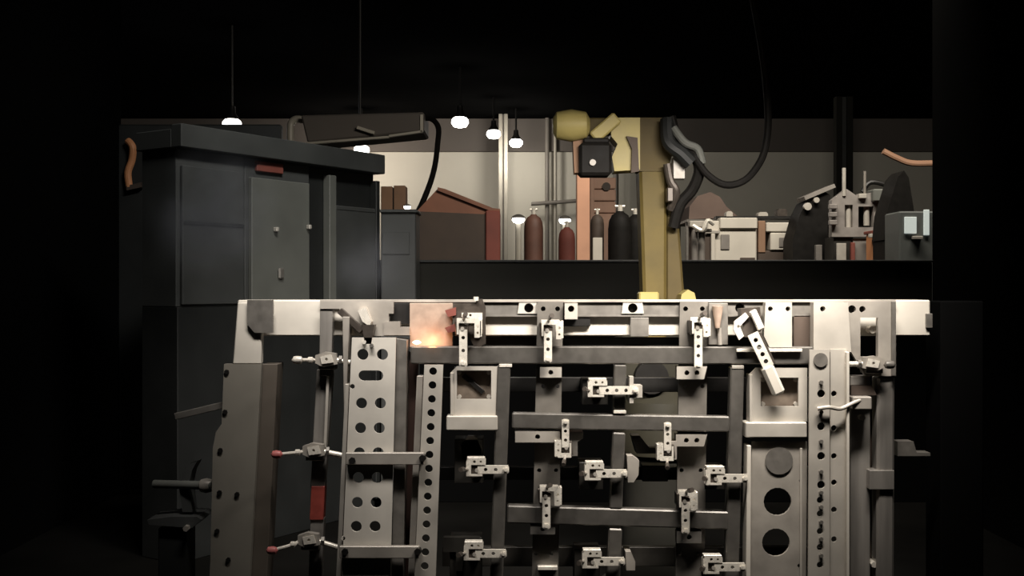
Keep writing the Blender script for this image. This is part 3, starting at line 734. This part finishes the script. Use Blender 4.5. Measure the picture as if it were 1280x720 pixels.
# pipes and column on the far wall
def vpipe(name, px, r, lab, m, d=24.7, y0=150, y1=500, grp=None):
    one(name, B().cyl((P(px, 0, d).x, d, 0), (P(px, 0, d).x, d, 5.16), r, 14), m, lab, 'pipe', (P(px, 0, d).x, d, 0), grp)
SCo = thing('steel_column', 'pale steel column standing against the far wall', 'column', stand(629, 24.2))
X = stand(629, 24.2)[0]
part('flange', B().box(X-0.10, X-0.02, 24.1, 24.3, 0, 5.16, 0.005), PIPE, SCo)
part('web', B().box(X-0.03, X+0.03, 24.18, 24.24, 0, 5.16), PIPED, SCo)
part('flange', B().box(X+0.02, X+0.10, 24.1, 24.3, 0, 5.16, 0.005), PIPE, SCo)
vpipe('wall_pipe', 684, 0.05, 'vertical pipe on the far wall nearest the steel column', PIPED)
vpipe('wall_pipe', 694, 0.035, 'thin vertical pipe on the far wall just beside its thicker twin', PIPE)
vpipe('wall_pipe', 770, 0.06, 'vertical pipe on the far wall next to the robot wrist', PIPED)
one('wall_pipe', B().cyl(P(664, 255, 24.6), P(722, 251, 24.6), 0.045, 10), PIPED, 'horizontal pipe on the far wall ending at the orange post', 'pipe', P(690, 253, 24.6))
DCo = thing('dark_column', 'dark roof column against the dim end of the far wall', 'column', stand(1054, 22.0))
X = stand(1054, 22)[0]
part('flange', B().box(X-0.17, X-0.05, 21.9, 22.1, 0, 5.16, 0.005), BLKP, DCo)
part('web', B().box(X-0.06, X+0.06, 21.97, 22.03, 0, 5.16), CABM, DCo)
part('flange', B().box(X+0.05, X+0.17, 21.9, 22.1, 0, 5.16, 0.005), BLKP, DCo)
# gas cylinders
def gas(px0, px1, py, d, m, lab, valve=True, cat='cylinder'):
    r = (px1-px0)/2*d/F; X = P((px0+px1)/2, 0, d).x; z = zt_(py, d)
    G = thing('gas_cylinder', lab, cat, (X, d, 0), 'gas cylinders behind the partition')
    part('tank', B().lathe((X, d, 0), [(r*0.9, 0), (r, 0.03), (r, z-r*1.5), (r*0.92, z-r*0.8), (r*0.7, z-r*0.35), (r*0.35, z-r*0.1), (r*0.3, z)], 22), m, G)
    part('valve', B().cyl((X, d, z-0.02), (X, d, z+0.05), r*0.22, 10).cyl((X-r*0.4, d, z+0.04), (X+r*0.4, d, z+0.04), r*0.12, 8), CHROME, G)
    return G
gas(655, 679, 268, 9.0, BROWNC, 'rust brown gas cylinder with dark rounded top')
gas(698, 719, 284, 9.0, REDBR, 'red brown gas cylinder half behind the orange post')
gas(738, 755, 268, 9.2, BROWND, 'slim dark gas cylinder behind the white card')
gas(760, 790, 264, 9.0, BLACK, 'black gas cylinder in the middle of the cluster near the robot')
gas(782, 806, 268, 9.4, BLACK, 'black gas cylinder touching the robot arm outline')
gas(800, 812, 296, 8.6, REDBR, 'reddish low gas cylinder half hidden by the robot arm')
# orange post
OP = thing('orange_post', 'slim orange post standing in front of the pale crates', 'post', stand(729, 8.6))
X = stand(729, 8.6)[0]
part('shaft', B().box(X-0.052, X+0.052, 8.6, 8.7, 0, zt_(186, 8.6), 0.006), PEACH, OP)
part('foot', B().box(X-0.14, X+0.14, 8.5, 8.8, 0, 0.03, 0.004), ORANGE, OP)
part('cap', B().box(X-0.07, X+0.07, 8.58, 8.72, zt_(186, 8.6), zt_(183, 8.6), 0.004), BROWND, OP)
# crates behind the wrist
d = 13.0
CR = thing('wooden_crate', 'pinkish wooden crate rack behind the orange post', 'crate', stand(752, d))
for j, (y0, y1) in enumerate(((222, 236), (237, 251), (252, 266), (267, 330))):
    part('board', B().pbox(737, y0, 770, y1, d, d+0.5, 0.01), PINKW, CR)
part('post', B().pbox(738, 218, 743, 330, d-0.05, d, 0.005), PINKW, CR)
part('knob', B().ycyl(758, 233, d-0.04, d, 0.05, 12), BROWND, CR)
zc = zt_(330, d); part('base', B().box(P(737, 0, d).x, P(770, 0, d).x, d, d+0.5, 0, zc), PINKW, CR)
# white card
WC = thing('white_card', 'white notice board on a stand between dark gas cylinders', 'board', stand(747, 8.95))
part('panel', B().pbox(741, 297, 753, 330, 8.95, 8.97, 0.003), WHITE, WC)
part('stand', B().box(P(745, 0, 8.95).x, P(749, 0, 8.95).x, 8.97, 9.0, 0, zt_(300, 8.95)), DARK, WC)
part('foot', B().box(P(741, 0, 8.95).x, P(753, 0, 8.95).x, 8.9, 9.05, 0, 0.03), DARK, WC)
# cream machines right of the robot
d = 9.0
M1 = thing('cream_machine', 'cream machine cabinet with grey window and uprights beside the robot arm', 'machine', stand(915, d))
part('body', B().box(P(884, 0, d).x, P(946, 0, d).x, d, d+0.6, 0, zt_(276, d), 0.01), WHITE, M1)
part('top_panel', B().pbox(900, 272, 947, 286, d-0.03, d+0.1, 0.008), WHITE, M1)
part('window', B().pbox(901, 293, 912, 312, d-0.012, d, 0.004), GREYM, M1)
part('upright', B().pbox(889, 292, 894, 330, d-0.05, d, 0.004), WHITE, M1)
part('cross_bar', B().pbox(882, 288, 900, 292, d-0.05, d, 0.004), PALE, M1)
part('gap', B().pbox(880, 293, 888, 332, d-0.02, d, 0.003), BROWND, M1)
part('foot_block', B().pbox(926, 322, 944, 332, d-0.03, d, 0.003), BROWND, M1)
M2 = thing('cream_machine', 'cream control box with dark lower half at the far end of the cream machines', 'machine', stand(968, d+0.1))
part('body', B().box(P(948, 0, d).x, P(990, 0, d).x, d+0.02, d+0.6, 0, zt_(313, d), 0.01), BROWND, M2)
part('head', B().pbox(958, 278, 988, 290, d, d+0.4, 0.008), WHITE, M2)
part('screen_housing', B().pbox(963, 291, 987, 313, d, d+0.3, 0.008), WHITE, M2)
part('screen', B().pbox(974, 297, 986, 309, d-0.01, d, 0.003), GREYM, M2)
part('neck', B().pbox(948, 276, 957, 316, d+0.01, d+0.2, 0.006), CARTON, M2)
part('rail_top', B().pbox(895, 270, 990, 274, d+0.1, d+0.2, 0.003), DARK, M2)
M3 = thing('pump_stand', 'grey pump stand with round uprights just beside the robot arm', 'machine', stand(873, 8.4))
for k, x in enumerate((868, 877)):
    part('cylinder', B().cyl((P(x, 0, 8.4).x, 8.4, 0), (P(x, 0, 8.4).x, 8.4, zt_(284, 8.4)), 0.026, 12), GREYM, M3)
part('head', B().pbox(862, 276, 884, 284, 8.36, 8.46, 0.006), PALE, M3)
part('head', B().pbox(870, 286, 890, 290, 8.34, 8.40, 0.004), PALE, M3)
part('plate', B().pbox(861, 276, 866, 420, 8.42, 8.44, 0.003), BROWND, M3)
part('hose', B().tube([P(866, 282, 8.3), P(878, 288, 8.28), P(884, 276, 8.28), P(892, 280, 8.3)], 0.018, 8, 4), CHROME, M3)
one('tarp_heap', B().prism([(861, 274), (862, 258), (872, 245), (888, 240), (900, 246), (908, 258), (924, 272)], 10.2, 10.8), mat('tarp', (0.15, 0.105, 0.085), 0.9, 0, 0.2, 3, 0.4),
    'brownish covered heap on top of the cream machines', 'heap', P(890, 274, 10.2))
tb = thing('storage_rack', 'storage rack carrying the brownish covered heap', 'rack', stand(890, 10.2))
part('shelf', B().pbox(858, 274, 930, 278, 10.15, 10.85, 0.005), STEEL, tb)
for x in (860, 928):
    part('leg', B().box(P(x-2, 0, 10.2).x, P(x+2, 0, 10.2).x, 10.2, 10.26, 0, zt_(278, 10.2)), STEEL, tb)
    part('leg', B().box(P(x-2, 0, 10.2).x, P(x+2, 0, 10.2).x, 10.74, 10.8, 0, zt_(278, 10.2)), STEEL, tb)
# bits standing on the cream machines
for k, (a_, b_, c_, e_, m_, lab) in enumerate(((908, 264, 916, 272, PALE, 'small pale fitting on the cream machine nearest the robot'), (948, 265, 960, 270, PALE, 'flat pale fitting on the long rail of the cream machines'), (972, 261, 984, 270, BODY, 'dark knobbed fitting on the cream control box'))):
    one('fitting', B().prism([(a_, e_), (a_, b_+2), (a_+2, b_), (c_-2, b_), (c_, b_+2), (c_, e_)], 9.1, 9.2), m_, lab, 'fitting', P((a_+c_)/2, e_, 9.1))
# dark machine and pillar
d = 8.5
M4 = thing('dark_press', 'tall dark press with pale gauges beside the cream machines', 'machine', stand(1012, d))
part('body', B().prism([(991, 480), (991, 300), (1000, 268), (1008, 252), (1032, 240), (1038, 244), (1036, 480)], d, d+0.3), BLACK, M4)
part('slanted_cover', B().bar(1006, 248, 1044, 232, 5, d-0.03, d+0.2), GREYM, M4)
for (x, y, r) in ((1021, 250, 0.022), (1010, 258, 0.03)):
    part('gauge', B().ycyl(x, y, d-0.04, d, r, 14), PALE, M4)
part('leg', B().pbox(1020, 306, 1028, 330, d-0.05, d, 0.004), GREYM, M4)
part('base', B().box(P(991, 0, d).x, P(1036, 0, d).x, d, d+0.3, 0, zt_(478, d)), BLACK, M4)
# grey machine with cylinders
d = 8.0
M5 = thing('grey_machine', 'grey machine head with stacked cylinders next to the dark press', 'machine', stand(1072, d))
part('frame', B().plate([(1040, 250), (1058, 236), (1070, 244), (1106, 238), (1106, 296), (1040, 296)], [(1056, 256, 1066, 284, 'rect'), (1073, 258, 1092, 284, 'rect')], d, d+0.08), GREYL, M5)
part('back', B().pbox(1044, 250, 1104, 294, d+0.1, d+0.3), SUPP, M5)
part('cylinder', B().cyl(P(1060, 285, d+0.04), P(1060, 252, d+0.04), 0.022, 12), PALE, M5)
part('cylinder', B().cyl(P(1083, 282, d+0.04), P(1083, 258, d+0.04), 0.022, 12), PALE, M5)
for y in (258, 268, 278):
    part('fin', B().pbox(1037, y-3, 1047, y+3, d-0.04, d, 0.004), GREYL, M5)
part('rod', B().cyl(P(1055, 245, d), P(1055, 210, d), 0.014, 10), PALE, M5)
part('rod', B().cyl(P(1081, 245, d), P(1081, 214, d), 0.010, 10), PIPED, M5)
part('top_motor', B().pbox(1092, 236, 1110, 252, d-0.06, d+0.1, 0.01), CAB, M5)
part('motor_cap', B().pbox(1074, 242, 1084, 248, d-0.03, d+0.05, 0.004), PALE, M5)
part('pipe_run', B().tube([P(1078, 240, d+.1), P(1088, 228, d+.1), P(1108, 232, d+.1), P(1116, 244, d+.1)], 0.018, 8, 4), DARK, M5)
part('column', B().pbox(1042, 296, 1064, 480, d+0.02, d+0.25), SUPP, M5)
part('panel', B().pbox(1046, 304, 1058, 326, d, d+0.02, 0.003), PALE, M5)
part('panel', B().pbox(1066, 298, 1090, 332, d+0.02, d+0.04, 0.003), GREYM, M5)
part('red_post', B().pbox(1064, 303, 1069, 330, d-0.01, d+0.02, 0.003), REDBR, M5)
part('base', B().box(P(1042, 0, d).x, P(1104, 0, d).x, d+0.02, d+0.35, 0, zt_(330, d)), SUPP, M5)
OB = thing('orange_bin', 'narrow orange bin beside the dark hooded machine', 'bin', stand(1098, 7.8))
part('body', B().box(P(1091, 0, 7.8).x, P(1105, 0, 7.8).x, 7.8, 7.95, 0, zt_(292, 7.8), 0.006), ORANGE, OB)
part('lid', B().pbox(1090, 288, 1106, 292, 7.78, 7.97, 0.004), REDBR, OB)
part('handle', B().pbox(1088, 292, 1095, 297, 7.75, 7.80, 0.004), CHROME, OB)
M6 = thing('hooded_machine', 'dark machine with a tapering hood near the cell wall', 'machine', stand(1118, 7.45))
part('hood', B().prism([(1105, 300), (1108, 268), (1122, 222), (1130, 213), (1136, 222), (1144, 272), (1146, 300)], 7.45, 7.7), BLACK, M6)
part('body', B().box(P(1107, 0, 7.45).x, P(1144, 0, 7.45).x, 7.45, 7.72, 0, zt_(300, 7.45), 0.006), BLACK, M6)
M7 = thing('screen_console', 'grey console with lit screens at the foot of the hooded machine', 'console', stand(1146, 7.1))
part('body', B().box(P(1124, 0, 7.1).x, P(1172, 0, 7.1).x, 7.1, 7.38, 0, zt_(264, 7.1), 0.01), CONS, M7)
part('screen', B().pbox(1131, 271, 1146, 292, 7.085, 7.10, 0.003), GLASSY, M7)
part('screen', B().pbox(1155, 262, 1162, 294, 7.085, 7.10, 0.003), GLASSY, M7)
part('ledge', B().pbox(1142, 295, 1154, 299, 7.06, 7.10, 0.003), PALE, M7)
one('orange_pipe', B().tube([P(1104, 189, 9.0), P(1122, 198, 9.0), P(1140, 204, 9.0), P(1175, 204, 9.0), P(1240, 204, 9.0)], 0.026, 10, 4), PIPEO, 'bent orange pipe crossing above the hooded machine', 'pipe', P(1140, 204, 9.0))
PB = thing('pipe_stand', 'dim stand holding the bent orange pipe', 'stand', stand(1172, 9.1))
part('pole', B().cyl((stand(1172, 9.05)[0], 9.05, 0), (stand(1172, 9.05)[0], 9.05, zt_(204, 9.05)), 0.03, 10), BLKP, PB)
part('foot', B().lathe((stand(1172, 9.05)[0], 9.05, 0), [(0.2, 0), (0.18, 0.03), (0.03, 0.05)], 14), BLKP, PB)

# ------------------------------------------------------------------ overhead duct, lamps
OD = thing('overhead_duct', 'brown overhead duct with pale seams above the cabinet row', 'duct', P(455, 160, 14.0))
part('trunk', B().quad([(376, 144), (530, 140), (530, 164), (384, 178)], 14.0, 14.8, 0.02), BAND, OD)
part('seam', B().bar(384, 179, 486, 171, 3.0, 13.97, 14.05, 0.004), PIPE, OD)
part('seam', B().bar(486, 170, 528, 164, 3.0, 13.97, 14.05, 0.004), PIPE, OD)
part('seam', B().pbox(525, 143, 529, 165, 13.97, 14.0, 0.004), PIPE, OD)
part('hanger', B().bar(446, 159, 468, 166, 4, 13.9, 13.98, 0.004), PIPE, OD)
part('hanger', B().cyl(P(450, 145, 14.4), (P(450, 0, 14.4).x, 14.4, 5.16), 0.02, 8), DARK, OD)
dp = thing('drop_pipe', 'pale drop pipe hanging above the tall grey cabinets', 'pipe', P(364, 190, 14.1))
part('pipe', B().tube([P(380, 150, 14.3), P(370, 149, 14.2), P(364, 154, 14.1), P(363, 164, 14.1), P(363, 186, 14.1)], 0.048, 12, 5), PIPE, dp)
part('elbow', B().tube([P(363, 182, 14.1), P(365, 190, 14.1), P(372, 192, 14.1)], 0.045, 10, 4), PIPE, dp)
def lamp(px, py, d, w, power, lab, col=(1.0, 0.93, 0.83)):
    c = P(px, py, d); r = w*d/F/2
    L = thing('high_bay_lamp', lab, 'lamp', (c.x, c.y, c.z), 'hanging high bay lamps')
    part('glass', B().lathe((c.x, c.y, c.z), [(r*0.25, -r*0.60), (r*0.7, -r*0.5), (r*0.98, -r*0.1), (r*0.95, r*0.3), (r*0.7, r*0.55)], 20), GLOW, L)
    part('housing', B().lathe((c.x, c.y, c.z), [(r*0.72, r*0.55), (r*0.7, r*0.75), (r*0.4, r*1.2), (r*0.35, r*1.9), (r*0.1, r*2.0)], 16), DARK, L)
    part('rod', B().cyl((c.x, c.y, c.z+r*1.9), (c.x, c.y, 5.16), 0.02, 8), DARK, L)
    l = bpy.data.lights.new('lamp_light', 'POINT'); l.energy = power; l.color = col; l.shadow_soft_size = r*1.1
    lo = bpy.data.objects.new('lamp_light', l); lo.location = (0, 0, -r*1.9); lo.parent = L
    COL.objects.link(lo)
lamp(575, 153, 19.0, 22, 50, 'high bay lamp hanging highest, between the duct and the steel column')
lamp(617, 168, 22.0, 18, 45, 'high bay lamp hanging just beside the steel column top')
lamp(645, 179, 23.4, 17, 60, 'lowest high bay lamp, just past the steel column')
lamp(452, 188, 23.4, 20, 95, 'high bay lamp under the brown duct over the cabinets', (1.0, 0.88, 0.76))
lamp(290, 156, 16.0, 24, 25, 'high bay lamp peeking above the tall cabinet row', (0.93, 0.92, 1.0))

# ------------------------------------------------------------------ weld smoke drifting by the cabinets
def smoke(name, px, py, d, rx, ry, rz, dens, lab):
    c = P(px, py, d)
    bm = bmesh.new(); bmesh.ops.create_icosphere(bm, subdivisions=3, radius=1.0)
    for v in bm.verts:
        s = 1 + 0.12*math.sin(3*v.co.x+5*v.co.z) + 0.08*math.sin(7*v.co.y+2*v.co.z)
        v.co = Vector((v.co.x*rx*s, v.co.y*ry*s, v.co.z*rz*s))
    me = bpy.data.meshes.new(name); bm.to_mesh(me); bm.free()
    o = bpy.data.objects.new(name, me); o.location = c; COL.objects.link(o)
    m = bpy.data.materials.new(name); m.use_nodes = True
    nt = m.node_tree; n = nt.nodes; L = nt.links; n.clear()
    out = n.new('ShaderNodeOutputMaterial'); pv = n.new('ShaderNodeVolumePrincipled')
    pv.inputs['Color'].default_value = (0.80, 0.84, 0.95, 1); pv.inputs['Anisotropy'].default_value = 0.2
    tc = n.new('ShaderNodeTexCoord'); mp = n.new('ShaderNodeMapping'); mp.inputs['Scale'].default_value = (1/rx, 1/ry, 1/rz)
    L.new(tc.outputs['Object'], mp.inputs[0])
    ln = n.new('ShaderNodeVectorMath'); ln.operation = 'LENGTH'; L.new(mp.outputs[0], ln.inputs[0])
    fall = n.new('ShaderNodeMapRange'); fall.inputs[1].default_value = 0.9; fall.inputs[2].default_value = 0.1
    fall.interpolation_type = 'SMOOTHSTEP'
    fall.inputs[3].default_value = 0.0; fall.inputs[4].default_value = 1.0
    L.new(ln.outputs['Value'], fall.inputs[0])
    ns = n.new('ShaderNodeTexNoise'); ns.inputs['Scale'].default_value = 3.5; ns.inputs['Detail'].default_value = 3
    L.new(tc.outputs['Object'], ns.inputs['Vector'])
    nr = n.new('ShaderNodeMapRange'); nr.inputs[1].default_value = 0.38; nr.inputs[2].default_value = 0.72
    L.new(ns.outputs['Fac'], nr.inputs[0])
    mu = n.new('ShaderNodeMath'); mu.operation = 'MULTIPLY'; L.new(fall.outputs[0], mu.inputs[0]); L.new(nr.outputs[0], mu.inputs[1])
    m2 = n.new('ShaderNodeMath'); m2.operation = 'MULTIPLY'; L.new(mu.outputs[0], m2.inputs[0]); m2.inputs[1].default_value = dens
    L.new(m2.outputs[0], pv.inputs['Density']); L.new(pv.outputs[0], out.inputs['Volume'])
    me.materials.append(m)
    tag(o, lab, 'smoke', None, 'stuff')
smoke('weld_smoke', 268, 262, 4.4, 0.36, 0.22, 0.34, 7.0, 'thin bluish weld smoke drifting before the tall cabinets')
smoke('weld_smoke', 462, 325, 4.3, 0.24, 0.2, 0.20, 2.0, 'thin weld smoke rising over the beam near the glowing weld')
